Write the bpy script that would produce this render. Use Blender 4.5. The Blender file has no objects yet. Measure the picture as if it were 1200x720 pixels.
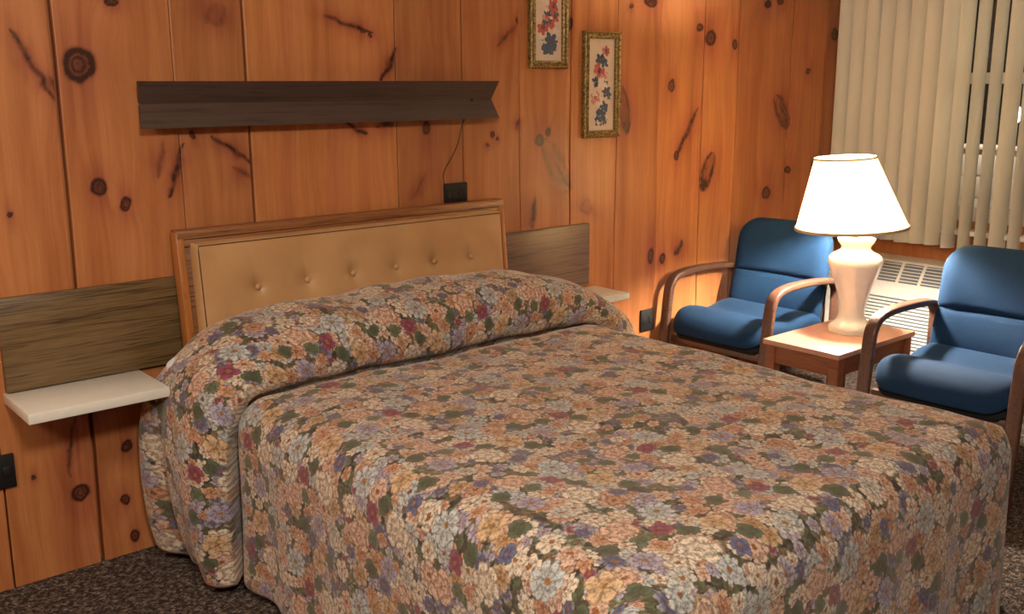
import bpy, bmesh, math, random
import numpy as np
from mathutils import Vector, Matrix
random.seed(7); rng = np.random.RandomState(5)
C = bpy.context.scene.collection
PI = math.pi
R = math.radians

# ------------------------------------------------------------------ camera
F, PITCH, YAW, ROLL = 1158.0, 0.21994, 0.7056, -0.005124
CAM = np.array([0.0, -3.113, 1.5])
def _axes():
    cy, sy, cp, sp = math.cos(YAW), math.sin(YAW), math.cos(PITCH), math.sin(PITCH)
    f = np.array([sy*cp, cy*cp, -sp]); r = np.array([cy, -sy, 0.0]); u = np.cross(r, f)
    return math.cos(ROLL)*r+math.sin(ROLL)*u, -math.sin(ROLL)*r+math.cos(ROLL)*u, f
AR, AU, AF = _axes()
def wall_at(x, y, Y=0.0):
    """where a sight line through the photo meets the headboard wall (used to read off measurements)"""
    d = AR*(x-600)/F - AU*(y-360)/F + AF
    p = CAM + d*((Y-CAM[1])/d[1])
    return p[0], p[2]
cd = bpy.data.cameras.new('camera'); cam = bpy.data.objects.new('camera', cd); C.objects.link(cam)
cd.sensor_fit = 'HORIZONTAL'; cd.sensor_width = 36; cd.lens = 36*F/1200
m = Matrix.Identity(4)
for i in range(3):
    m[i][0] = AR[i]; m[i][1] = AU[i]; m[i][2] = -AF[i]; m[i][3] = CAM[i]
cam.matrix_world = m
cd.clip_start = 0.05
bpy.context.scene.camera = cam

# ------------------------------------------------------------------ node helpers
class NT:
    def __init__(s, name):
        s.m = bpy.data.materials.new(name); s.m.use_nodes = True
        s.t = s.m.node_tree; s.t.nodes.clear()
        s.out = s.t.nodes.new('ShaderNodeOutputMaterial')
        s.b = s.t.nodes.new('ShaderNodeBsdfPrincipled')
        s.t.links.new(s.b.outputs[0], s.out.inputs[0])
    def n(s, typ, **kw):
        nd = s.t.nodes.new(typ)
        for k, v in kw.items(): setattr(nd, k, v)
        return nd
    def put(s, sock, v):
        if isinstance(v, bpy.types.NodeSocket): s.t.links.new(v, sock)
        elif v is not None:
            if isinstance(v, (tuple, list)) and len(v) == 3 and sock.type == 'RGBA': v = (*v, 1)
            sock.default_value = v
    def math(s, op, a, b=None, c=None, clamp=False):
        nd = s.n('ShaderNodeMath', operation=op); nd.use_clamp = clamp
        s.put(nd.inputs[0], a)
        if b is not None: s.put(nd.inputs[1], b)
        if c is not None: s.put(nd.inputs[2], c)
        return nd.outputs[0]
    def mix(s, f, a, b, mode='MIX'):
        nd = s.n('ShaderNodeMix', data_type='RGBA', blend_type=mode)
        s.put(nd.inputs[0], f); s.put(nd.inputs[6], a); s.put(nd.inputs[7], b)
        return nd.outputs[2]
    def step(s, v, lo, hi):
        nd = s.n('ShaderNodeMapRange', interpolation_type='SMOOTHSTEP')
        s.put(nd.inputs[0], v); nd.inputs[1].default_value = lo; nd.inputs[2].default_value = hi
        return nd.outputs[0]
    def noise(s, vec, scale, detail=2, rough=.5):
        nd = s.n('ShaderNodeTexNoise'); s.put(nd.inputs['Vector'], vec)
        nd.inputs['Scale'].default_value = scale; nd.inputs['Detail'].default_value = detail
        nd.inputs['Roughness'].default_value = rough
        return nd
    def mapping(s, vec, scale=(1, 1, 1), loc=(0, 0, 0), rot=(0, 0, 0)):
        nd = s.n('ShaderNodeMapping'); s.put(nd.inputs[0], vec)
        nd.inputs['Scale'].default_value = scale; nd.inputs['Location'].default_value = loc
        nd.inputs['Rotation'].default_value = rot
        return nd.outputs[0]
    def ramp(s, f, stops, const=False):
        nd = s.n('ShaderNodeValToRGB'); s.put(nd.inputs[0], f)
        cr = nd.color_ramp
        if const: cr.interpolation = 'CONSTANT'
        while len(cr.elements) < len(stops): cr.elements.new(.5)
        for e, (p, c) in zip(cr.elements, stops): e.position = p; e.color = (*c, 1)
        return nd.outputs[0]
    def bump(s, h, strength=.3, dist=.002):
        nd = s.n('ShaderNodeBump'); s.put(nd.inputs['Height'], h)
        nd.inputs['Strength'].default_value = strength; nd.inputs['Distance'].default_value = dist
        s.t.links.new(nd.outputs[0], s.b.inputs['Normal'])
    def obj(s): return s.n('ShaderNodeTexCoord').outputs['Object']
    def geo(s): return s.n('ShaderNodeNewGeometry').outputs['Position']
    def set(s, **kw):
        names = dict(col='Base Color', rough='Roughness', metal='Metallic', sheen='Sheen Weight', sr='Sheen Roughness',
                     spec='Specular IOR Level', trans='Transmission Weight', coat='Coat Weight', ecol='Emission Color',
                     es='Emission Strength', sss='Subsurface Weight', st='Sheen Tint', cr='Coat Roughness')
        for k, v in kw.items(): s.put(s.b.inputs[names[k]], v)
        return s

def plain(name, col, rough=.5, **kw):
    t = NT(name); p = t.obj()
    nz = t.noise(p, 30, 3)
    c = t.mix(nz.outputs[0], tuple(x*.92 for x in col), tuple(min(1, x*1.07) for x in col))
    t.set(col=c, rough=rough, **kw)
    return t.m

def wood(name, dark, light, axis='x', scale=1.0, rough=.45, contrast=(.3, .7), pos='geo', coat=0.0):
    """straight or wavy grain running along the given axis"""
    t = NT(name); p = t.geo() if pos == 'geo' else t.obj()
    st = {'x': (.9, 42, 42), 'z': (34, 34, 1.5), 'y': (34, 1.5, 34)}[axis]
    w = t.noise(t.mapping(p, tuple(v*.12 for v in st)), 2.0*scale, 2)
    v2 = t.n('ShaderNodeVectorMath', operation='MULTIPLY_ADD'); t.put(v2.inputs[0], w.outputs[1]); v2.inputs[1].default_value = (1.2, 1.2, 1.2)
    t.put(v2.inputs[2], t.mapping(p, st))
    g = t.noise(v2.outputs[0], 2.2*scale, 5, .65)
    f = t.noise(t.mapping(p, tuple(v*6 for v in st)), 2.0*scale, 2)
    ln = t.math('MULTIPLY', t.step(t.math('ABSOLUTE', t.math('SUBTRACT', t.noise(v2.outputs[0], 1.3*scale, 2).outputs[0], .5)), .0, .035), .16)
    k = t.math('ADD', t.math('ADD', t.math('MULTIPLY', g.outputs[0], .45), t.math('MULTIPLY', f.outputs[0], .4)), ln)
    t.set(col=t.mix(t.step(k, *contrast), dark, light), rough=rough, coat=coat)
    t.bump(k, .15, .001)
    return t.m

# ------------------------------------------------------------------ materials
def pine_material(name, attr=True):
    t = NT(name); p = t.geo()
    if attr:
        a = t.n('ShaderNodeAttribute', attribute_name='pine'); sep = t.n('ShaderNodeSeparateColor')
        t.put(sep.inputs[0], a.outputs['Color']); knot, tone, bid = sep.outputs
        w = t.n('ShaderNodeAttribute', attribute_name='grain').outputs['Vector']
        gv = t.n('ShaderNodeVectorMath', operation='ADD'); t.put(gv.inputs[0], p); t.put(gv.inputs[1], w); p2 = gv.outputs[0]
    else:
        knot, tone, bid = 0.0, 0.2, 0.5; p2 = p
    wob = t.noise(t.mapping(p2, (1, 1, .35)), 3.0, 2)
    vv = t.n('ShaderNodeVectorMath', operation='MULTIPLY_ADD'); t.put(vv.inputs[0], wob.outputs[1]); vv.inputs[1].default_value = (.12, .12, 0); t.put(vv.inputs[2], p2)
    grain = t.noise(t.mapping(vv.outputs[0], (26, 26, .8)), 1.0, 5, .6).outputs[0]
    broad = t.noise(t.mapping(vv.outputs[0], (7, 7, .9)), 1.0, 2).outputs[0]
    fine = t.noise(t.mapping(vv.outputs[0], (160, 160, 3)), 1.0, 2).outputs[0]
    k = t.math('ADD', t.math('ADD', t.math('MULTIPLY', grain, .55), t.math('MULTIPLY', broad, .4)), t.math('MULTIPLY', fine, .12))
    base = t.mix(t.step(k, .33, .72), (.40, .138, .042), (.60, .262, .094))
    red = t.mix(t.step(k, .33, .72), (.26, .070, .030), (.46, .155, .070))
    tt = t.math('ADD', tone, t.math('MULTIPLY', t.step(broad, .45, .7), .25), clamp=True)
    c = t.mix(tt, base, red)
    sat = t.mix(bid, (.80, .76, .76), (1.10, 1.10, 1.06)); c = t.mix(1.0, c, sat, 'MULTIPLY')
    kn = t.math('MULTIPLY', knot, t.math('ADD', t.math('MULTIPLY', t.noise(p, 120, 2).outputs[0], .8), .75), clamp=True)
    c = t.mix(kn, c, (.045, .011, .006))
    t.set(col=c, rough=.42, spec=.4)
    t.bump(k, .12, .002)
    return t.m

MAT = {}
MAT['pine'] = pine_material('knotty_pine_boards')
MAT['pine_plain'] = pine_material('pine_boards_plain', False)
MAT['lam'] = wood('grey_brown_laminate', (.060, .034, .012), (.20, .125, .052), 'x', 1.3, .38, (.36, .70))
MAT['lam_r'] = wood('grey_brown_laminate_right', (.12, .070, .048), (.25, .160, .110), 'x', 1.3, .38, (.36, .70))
MAT['oak'] = wood('headboard_oak', (.10, .036, .012), (.31, .125, .042), 'x', 1.2, .4, (.35, .65))
MAT['oakz'] = wood('headboard_oak_side', (.30, .105, .026), (.46, .17, .042), 'z', 1.0, .4)
MAT['ledge'] = wood('dark_brown_stained_wood', (.046, .024, .016), (.088, .050, .036), 'x', 1.0, .75)
MAT['white'] = plain('white_laminate', (.78, .76, .68), .35)
MAT['black'] = plain('black_plastic', (.006, .005, .0045), .6)
MAT['blackfab'] = plain('black_underside', (.006, .006, .008), .9)
MAT['armwood'] = wood('brown_bentwood', (.060, .027, .017), (.14, .068, .045), 'x', .8, .33, pos='obj', coat=.3)
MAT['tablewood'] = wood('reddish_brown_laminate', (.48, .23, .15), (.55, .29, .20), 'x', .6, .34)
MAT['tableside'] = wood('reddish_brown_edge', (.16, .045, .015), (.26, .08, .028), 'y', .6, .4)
MAT['ceramic'] = plain('cream_glazed_ceramic', (.86, .79, .68), .16, coat=.5)
MAT['acw'] = plain('ivory_enamel', (.88, .87, .83), .4)
MAT['acgrey'] = plain('grey_grille', (.16, .18, .21), .5)
MAT['vinyl'] = None
MAT['whitepaint'] = plain('white_window_paint', (.75, .74, .70), .4)
MAT['linen'] = plain('white_pillowcase_cotton', (.75, .76, .78), .9)
MAT['quilt'] = plain('mattress_ticking', (.35, .33, .30), .9)
MAT['ceil'] = plain('ceiling_plaster', (.62, .55, .45), .9)
MAT['cord'] = plain('thin_brown_cord', (.05, .02, .01), .5)
MAT['ground'] = plain('asphalt', (.05, .05, .05), .9)
MAT['outwall'] = plain('cream_painted_siding', (.75, .70, .60), .7)

def vinyl():
    t = NT('tan_vinyl'); p = t.geo()
    big = t.noise(p, 5, 3).outputs[0]; leather = t.n('ShaderNodeTexVoronoi'); t.put(leather.inputs['Vector'], p); leather.inputs['Scale'].default_value = 700
    c = t.mix(t.step(big, .3, .7), (.49, .275, .120), (.57, .335, .155))
    t.set(col=c, rough=.36, spec=.5)
    t.bump(leather.outputs['Distance'], .12, .0006)
    return t.m
MAT['vinyl'] = vinyl()
MAT['piping'] = plain('brown_piping', (.10, .045, .02), .5)

def carpet():
    t = NT('dark_brown_carpet'); p = t.geo()
    a = t.noise(p, 48, 4, .75).outputs[0]; b = t.noise(t.mapping(p, (1, 2.2, 1)), 85, 2, .6).outputs[0]; c3 = t.noise(p, 3, 2).outputs[0]
    k = t.math('ADD', t.math('MULTIPLY', a, .6), t.math('MULTIPLY', b, .4))
    c = t.ramp(t.step(k, .36, .66), [(0, (.010, .007, .006)), (.4, (.062, .046, .038)), (.7, (.19, .145, .12)), (1, (.40, .32, .26))])
    c = t.mix(t.math('MULTIPLY', c3, .4), c, (.05, .035, .03))
    t.set(col=c, rough=.95, spec=.1); t.bump(k, .9, .012)
    return t.m
MAT['carpet'] = carpet()

def blue_fabric():
    t = NT('blue_upholstery'); p = t.obj()
    a = t.noise(p, 500, 2).outputs[0]; b = t.noise(p, 8, 2).outputs[0]
    c = t.mix(t.step(a, .3, .7), (.0035, .019, .055), (.0075, .036, .096))
    t.set(col=c, rough=.85, sheen=.12, spec=.2, sr=.4, st=(.4, .6, 1)); t.bump(a, .25, .0008)
    return t.m
MAT['blue'] = blue_fabric()

def blind_mat():
    t = NT('cream_vinyl_slat'); p = t.geo()
    a = t.noise(t.mapping(p, (1, 1, 1)), 260, 2).outputs[0]
    c = t.mix(a, (.82, .78, .66), (.88, .85, .73))
    t.set(col=c, rough=.5)
    tr = t.n('ShaderNodeBsdfTranslucent'); tr.inputs[0].default_value = (.6, .5, .34, 1)
    mx = t.n('ShaderNodeMixShader'); mx.inputs[0].default_value = .12
    t.t.links.new(t.b.outputs[0], mx.inputs[1]); t.t.links.new(tr.outputs[0], mx.inputs[2]); t.t.links.new(mx.outputs[0], t.out.inputs[0])
    t.bump(a, .2, .0008)
    return t.m
MAT['slat'] = blind_mat()

def shade_mat():
    t = NT('ivory_lampshade_fabric'); p = t.obj()
    a = t.noise(p, 300, 2).outputs[0]
    c = t.mix(a, (.85, .78, .62), (.92, .86, .70)); t.set(col=c, rough=.8)
    tr = t.n('ShaderNodeBsdfTranslucent'); tr.inputs[0].default_value = (.95, .84, .62, 1)
    mx = t.n('ShaderNodeMixShader'); mx.inputs[0].default_value = .68
    t.t.links.new(t.b.outputs[0], mx.inputs[1]); t.t.links.new(tr.outputs[0], mx.inputs[2]); t.t.links.new(mx.outputs[0], t.out.inputs[0])
    return t.m
MAT['shade'] = shade_mat()

def gold():
    t = NT('antique_gold_frame'); p = t.obj()
    a = t.noise(p, 110, 3).outputs[0]
    c = t.mix(t.step(a, .35, .65), (.10, .055, .012), (.36, .23, .055)); t.set(col=c, rough=.38, metal=.35); t.bump(a, .5, .002)
    return t.m
MAT['gold'] = gold()
MAT['mat'] = plain('cream_picture_paper', (.66, .52, .40), .8)
MAT['f_red'] = plain('coral_paint', (.50, .10, .07), .8); MAT['f_pink'] = plain('pink_paint', (.58, .26, .22), .8)
MAT['f_blue'] = plain('slate_blue_paint', (.07, .09, .13), .8); MAT['f_leaf'] = plain('grey_green_paint', (.12, .14, .11), .8)
MAT['f_white'] = plain('pale_paint', (.70, .60, .52), .8)

def emis(name, col, s):
    t = NT(name); t.set(col=(.8, .8, .8), ecol=col, es=s); return t.m
MAT['bulb'] = emis('glowing_bulb', (1, .88, .71), 2000)
MAT['globe'] = emis('porch_lamp_glow', (1, .93, .8), 12)
def glass():
    t = NT('window_glass'); t.set(col=(.9, .95, .93), rough=.02, trans=1.0); t.b.inputs['IOR'].default_value = 1.45
    gb = t.n('ShaderNodeBsdfTransparent'); gl = t.n('ShaderNodeBsdfGlossy'); gl.inputs['Roughness'].default_value = .03
    fr = t.n('ShaderNodeFresnel'); mx = t.n('ShaderNodeMixShader')
    t.t.links.new(fr.outputs[0], mx.inputs[0]); t.t.links.new(gb.outputs[0], mx.inputs[1]); t.t.links.new(gl.outputs[0], mx.inputs[2]); t.t.links.new(mx.outputs[0], t.out.inputs[0])
    return t.m
MAT['glass'] = glass()

# ---- floral bedspread
def floral():
    t = NT('floral_chintz')
    uv = t.n('ShaderNodeUVMap', uv_map='cloth').outputs[0]
    wn = t.noise(uv, 26, 2); pn = t.noise(uv, 150, 3, .65).outputs[0]
    a0 = t.n('ShaderNodeVectorMath', operation='MULTIPLY_ADD'); t.put(a0.inputs[0], t.noise(uv, 95, 2, .6).outputs[1]); a0.inputs[1].default_value = (.015, .015, 0); t.put(a0.inputs[2], uv)
    ad = t.n('ShaderNodeVectorMath', operation='MULTIPLY_ADD'); t.put(ad.inputs[0], wn.outputs[1]); ad.inputs[1].default_value = (.020, .020, 0); t.put(ad.inputs[2], a0.outputs[0])
    P = ad.outputs[0]
    M = t.math
    def sep(v):
        s = t.n('ShaderNodeSeparateXYZ'); t.put(s.inputs[0], v); return s.outputs
    def eval_flower(x, y, n, ph, rsz, kind='petal', sq=1.0):
        # x,y in metres from the flower's centre
        if sq != 1.0: y = M('MULTIPLY', y, sq)
        r = M('DIVIDE', M('SQRT', M('ADD', M('MULTIPLY', x, x), M('MULTIPLY', y, y))), rsz)
        a = M('ARCTAN2', y, x)
        pet = M('ABSOLUTE', M('COSINE', M('ADD', M('MULTIPLY', a, M('MULTIPLY', n, .5)), ph)))
        edge = M('MULTIPLY_ADD', M('POWER', pet, .55), .36, .64)
        mask = t.step(M('SUBTRACT', edge, r), 0.0, .07)
        if kind == 'rose':
            ring = M('SINE', M('ADD', M('ADD', M('MULTIPLY', r, 13.0), M('MULTIPLY', pet, 2.4)), M('MULTIPLY', pn, 5.0)))
            sh = M('MULTIPLY_ADD', ring, .30, .70)
        else:
            sh = M('MULTIPLY', M('MULTIPLY_ADD', M('POWER', pet, .6), .62, .38), M('MULTIPLY_ADD', M('SINE', M('MULTIPLY', r, 11.0)), .16, .88))
        rim = t.step(M('SUBTRACT', edge, r), .02, .16)      # dark outline
        sh = M('MULTIPLY', M('MULTIPLY', sh, M('MULTIPLY_ADD', rim, .6, .4)), M('MULTIPLY_ADD', pn, 3.6, -.83))
        return mask, sh, r
    # ground with leaves
    col = t.mix(t.step(t.noise(P, 60, 2).outputs[0], .4, .6), (.014, .010, .011), (.040, .038, .030))
    def vor_layer(col, scale, off, rsz, stops, kind, nlo, nvar, seed_keep=1.0, light=(.75, .68, .55)):
        mp = t.mapping(P, (scale, scale, 1), off)
        v = t.n('ShaderNodeTexVoronoi', voronoi_dimensions='2D', feature='F1'); t.put(v.inputs['Vector'], mp); v.inputs['Scale'].default_value = 1; v.inputs['Randomness'].default_value = .75
        d = t.n('ShaderNodeVectorMath', operation='SUBTRACT'); t.put(d.inputs[0], mp); t.put(d.inputs[1], v.outputs['Position'])
        x, y, _ = sep(d.outputs[0])
        cs = t.n('ShaderNodeSeparateColor'); t.put(cs.inputs[0], v.outputs['Color']); r1, r2, r3 = cs.outputs
        n = M('ADD', M('FLOOR', M('MULTIPLY', r2, nvar)), nlo)
        mask, sh, r = eval_flower(x, y, n, M('MULTIPLY', r3, 6.0), rsz, kind)
        c = t.ramp(r1, stops, True)
        tip = t.mix(t.step(r, .35, .95), c, light); c = t.mix(.38, c, tip)
        c = t.mix(t.step(M('MULTIPLY', r, -1.0), -.24, -.12), c, (.30, .11, .03))
        shc = t.mix(sh, (.05, .025, .02), c)
        if seed_keep < 1: mask = M('MULTIPLY', mask, t.step(r3, 1-seed_keep, 1-seed_keep+.01))
        return t.mix(mask, col, shc)
    peach, cream, orange = (.68, .43, .31), (.73, .61, .47), (.55, .27, .15)
    burg, blue, lilac, sage, grey = (.24, .03, .08), (.085, .10, .22), (.36, .32, .43), (.09, .13, .065), (.46, .50, .50)
    col = vor_layer(col, 30, (.3, .7, 0), .62, [(0, (.06, .085, .04)), (.35, sage), (.6, (.16, .10, .05)), (.8, (.035, .05, .03))], 'petal', 2, 2, 1.0, (.2, .24, .14))
    col = vor_layer(col, 25, (.1, .2, 0), .50, [(0, orange), (.2, lilac), (.36, cream), (.52, burg), (.62, peach), (.76, blue), (.86, grey), (.94, sage)], 'petal', 4, 4, .95)
    col = vor_layer(col, 15, (.55, .15, 0), .50, [(0, peach), (.25, cream), (.42, grey), (.56, orange), (.68, lilac), (.8, (.50, .30, .14)), (.92, blue)], 'petal', 5, 6, .88)
    col = vor_layer(col, 10.5, (.25, .65, 0), .40, [(0, peach), (.3, cream), (.55, orange), (.75, grey)], 'rose', 5, 4, .55)
    # repeating bouquet
    PER = .33
    fr = t.n('ShaderNodeVectorMath', operation='FRACTION'); t.put(fr.inputs[0], t.mapping(P, (1/PER, 1/PER, 1)))
    fx, fy, _ = sep(fr.outputs[0])
    motif = [(.30, .28, .038, 5, 'rose', peach), (.70, .24, .037, 9, 'petal', grey), (.52, .42, .024, 4, 'petal', burg), (.16, .62, .030, 7, 'petal', lilac),
             (.50, .74, .040, 6, 'rose', cream), (.83, .60, .033, 5, 'petal', (.60, .40, .22)), (.73, .86, .020, 5, 'petal', blue), (.88, .40, .018, 6, 'petal', orange), (.62,.56,.022,2,'petal',(.05,.085,.04)), (.90,.80,.024,3,'petal',(.055,.09,.045)), (.08,.40,.022,2,'petal',(.05,.08,.04)),
             (.20, .86, .026, 8, 'petal', (.52, .50, .44)), (.37, .56, .018, 5, 'petal', orange), (.50, .12, .020, 5, 'petal', cream), (.12, .14, .017, 5, 'petal', blue), (.33,.44,.020,3,'petal',sage)]
    for mx_, my_, rr, n, kind, c in motif:
        x = M('MULTIPLY', M('SUBTRACT', fx, mx_), PER); y = M('MULTIPLY', M('SUBTRACT', fy, my_), PER)
        mask, sh, r = eval_flower(x, y, float(n), mx_*9, rr*1.22, kind)
        cc = t.mix(M('MULTIPLY', t.step(r, .3, .95), .4), c, tuple(min(1, v*1.35+.08) for v in c))
        if kind == 'petal' and n > 3: cc = t.mix(t.step(M('MULTIPLY', r, -1.0), -.25, -.12), cc, (.32, .15, .04))
        col = t.mix(mask, col, t.mix(sh, (.055, .028, .02), cc))
    weave = t.noise(uv, 420, 2).outputs[0]
    col = t.mix(.07, col, (.40, .30, .22))
    t.set(col=col, rough=.85, sheen=.38, sr=.45, spec=.2, st=(1, .85, .75))
    h = t.math('ADD', t.math('MULTIPLY', weave, .3), t.noise(uv, 38, 3).outputs[0])
    t.bump(h, .35, .006)
    return t.m
MAT['floral'] = floral()

# ------------------------------------------------------------------ mesh helpers
def link(name, bm, mat, parent=None, smooth=True, angle=40):
    me = bpy.data.meshes.new(name)
    bmesh.ops.recalc_face_normals(bm, faces=bm.faces[:])
    bm.to_mesh(me); bm.free()
    mats = mat if isinstance(mat, (list, tuple)) else [mat]
    for x in mats: me.materials.append(x)
    if smooth:
        me.shade_smooth()
        me.set_sharp_from_angle(angle=R(angle))
    o = bpy.data.objects.new(name, me); C.objects.link(o)
    if parent: o.parent = parent
    return o
def thing(name, label, cat, loc=(0, 0, 0), rotz=0, group=None):
    o = bpy.data.objects.new(name, None); C.objects.link(o); o.location = loc; o.rotation_euler = (0, 0, rotz)
    o['label'] = label; o['category'] = cat
    if group: o['group'] = group
    return o
def tag(o, label, cat, group=None):
    o['label'] = label; o['category'] = cat
    if group: o['group'] = group
    return o
def struct(o): o['kind'] = 'structure'; return o
def box(bm, lo, hi, bev=0.0, seg=2, mi=0):
    v = [bm.verts.new((x, y, z)) for x in (lo[0], hi[0]) for y in (lo[1], hi[1]) for z in (lo[2], hi[2])]
    fs = [bm.faces.new([v[i] for i in q]) for q in ((0, 1, 3, 2), (4, 6, 7, 5), (0, 4, 5, 1), (2, 3, 7, 6), (0, 2, 6, 4), (1, 5, 7, 3))]
    for f in fs: f.material_index = mi
    if bev:
        es = list({e for f in fs for e in f.edges})
        bmesh.ops.bevel(bm, geom=es, offset=bev, segments=seg, profile=.5, affect='EDGES')
    return bm
def B(lo, hi, bev=0.0, seg=2): return box(bmesh.new(), lo, hi, bev, seg)
def sweep(bm, pts, w, t, up=(0, 1, 0), bev=.006, cap=True):
    """rounded-rect section (w along 'up', t across) swept along pts"""
    up = Vector(up); P = [Vector(p) for p in pts]; rings = []
    c = bev; sec = []
    for sx, sy in ((1, 1), (-1, 1), (-1, -1), (1, -1)):
        a0 = {(1, 1): 0, (-1, 1): 90, (-1, -1): 180, (1, -1): 270}[(sx, sy)]
        for k in range(4):
            a = R(a0+k*30); sec.append((sx*(w/2-c)+c*math.cos(a), sy*(t/2-c)+c*math.sin(a)))
    for i, p in enumerate(P):
        d = (P[min(i+1, len(P)-1)]-P[max(i-1, 0)]).normalized()
        n = d.cross(up).normalized(); u = n.cross(d).normalized()
        rings.append([bm.verts.new(p+u*a+n*b) for a, b in sec])
    for r0, r1 in zip(rings, rings[1:]):
        for k in range(len(sec)):
            bm.faces.new((r0[k], r0[(k+1) % len(sec)], r1[(k+1) % len(sec)], r1[k]))
    if cap: bm.faces.new(rings[0]); bm.faces.new(rings[-1])
    return bm
def tube(bm, pts, r, n=8):
    P = [Vector(p) for p in pts]; rings = []
    ref = Vector((0.13, .97, .2)).normalized()
    for i, p in enumerate(P):
        d = (P[min(i+1, len(P)-1)]-P[max(i-1, 0)]).normalized()
        a = d.cross(ref).normalized(); b = d.cross(a)
        rings.append([bm.verts.new(p+a*r*math.cos(2*PI*k/n)+b*r*math.sin(2*PI*k/n)) for k in range(n)])
    for r0, r1 in zip(rings, rings[1:]):
        for k in range(n): bm.faces.new((r0[k], r0[(k+1) % n], r1[(k+1) % n], r1[k]))
    bm.faces.new(rings[0]); bm.faces.new(rings[-1]); return bm
def lathe(bm, prof, n=48, fn=None, cap=True):
    rings = []
    for r, z in prof:
        rings.append([bm.verts.new((fn(r, z, 2*PI*k/n) if fn else r)*np.array([math.cos(2*PI*k/n), math.sin(2*PI*k/n), 0])+np.array([0, 0, z])) for k in range(n)])
    for r0, r1 in zip(rings, rings[1:]):
        for k in range(n): bm.faces.new((r0[k], r0[(k+1) % n], r1[(k+1) % n], r1[k]))
    if cap: bm.faces.new(rings[0]); bm.faces.new(rings[-1])
    return bm
def catmull(pts, n):
    pts = [np.array(p, float) for p in pts]; out = []
    for i in range(len(pts)-1):
        p0, p1, p2, p3 = pts[max(i-1, 0)], pts[i], pts[i+1], pts[min(i+2, len(pts)-1)]
        for k in range(n):
            t = k/n
            out.append(.5*((2*p1)+(-p0+p2)*t+(2*p0-5*p1+4*p2-p3)*t*t+(-p0+3*p1-3*p2+p3)*t**3))
    out.append(pts[-1]); return out
def outline(hw, hh, rad, m=28):
    """rounded-rect outline; rad = (right-top, left-top, left-bottom, right-bottom); 8 segments*... evenly indexed for ring mapping"""
    rt, lt, lb, rb = rad; pts = []
    corners = [(hw-rt, hh-rt, rt, 0), (-hw+lt, hh-lt, lt, 90), (-hw+lb, -hh+lb, lb, 180), (hw-rb, -hh+rb, rb, 270)]
    for ci, (cx, cy, r, a0) in enumerate(corners):
        for k in range(m//4+1):
            a = R(a0+90*k/(m//4)); pts.append((cx+r*math.cos(a), cy+r*math.sin(a)))
        nx = corners[(ci+1) % 4]; a = R(a0+90)
        s = (cx+r*math.cos(a), cy+r*math.sin(a)); e = (nx[0]+nx[2]*math.cos(R(nx[3])), nx[1]+nx[2]*math.sin(R(nx[3])))
        for k in range(1, 10): pts.append((s[0]+(e[0]-s[0])*k/10, s[1]+(e[1]-s[1])*k/10))
    return pts
def inflated(hw, hh, rad, T, edge, fn, nr=14, dome=.12):
    """cushion: outline filled with scaled rings; thickness T, edges rounded over 'edge'; fn(u, v, t)->xyz, t in -T/2..T/2"""
    bm = bmesh.new(); out = outline(hw, hh, rad); N = len(out); mn = min(hw, hh)
    ks = [1-((i/nr)**1.7) for i in range(nr)]
    def h(k):
        d = (1-k)*mn
        e = math.sqrt(max(0, 1-(1-min(d/edge, 1))**2)); return T/2*(e*(1-dome)+dome*(1-k*k))
    sides = []
    rim = [bm.verts.new(fn(x, y, 0)) for x, y in out]
    for sg in (1, -1):
        prev = rim
        for k in ks[1:]:
            ring = [bm.verts.new(fn(x*k, y*k, sg*h(k))) for x, y in out]
            for i in range(N): bm.faces.new((prev[i], prev[(i+1) % N], ring[(i+1) % N], ring[i]))
            prev = ring
        c = bm.verts.new(fn(0, 0, sg*h(0)))
        for i in range(N): bm.faces.new((prev[i], prev[(i+1) % N], c))
    return bm

# ------------------------------------------------------------------ room shell
XB = 5.12; XL = -1.9; YF = -4.7; ZC = 2.42
struct(link('floor', B((XL-.1, YF-.1, -.06), (XB+.1, .1, 0)), MAT['carpet']))
struct(link('ceiling', B((XL-.1, YF-.1, ZC), (XB+.1, .1, ZC+.06)), MAT['ceil']))
struct(link('wall_left', B((XL-.1, YF-.1, 0), (XL, .1, ZC)), MAT['pine_plain']))
struct(link('wall_front', B((XL, YF-.1, 0), (XB, YF, ZC)), MAT['pine_plain']))

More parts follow.
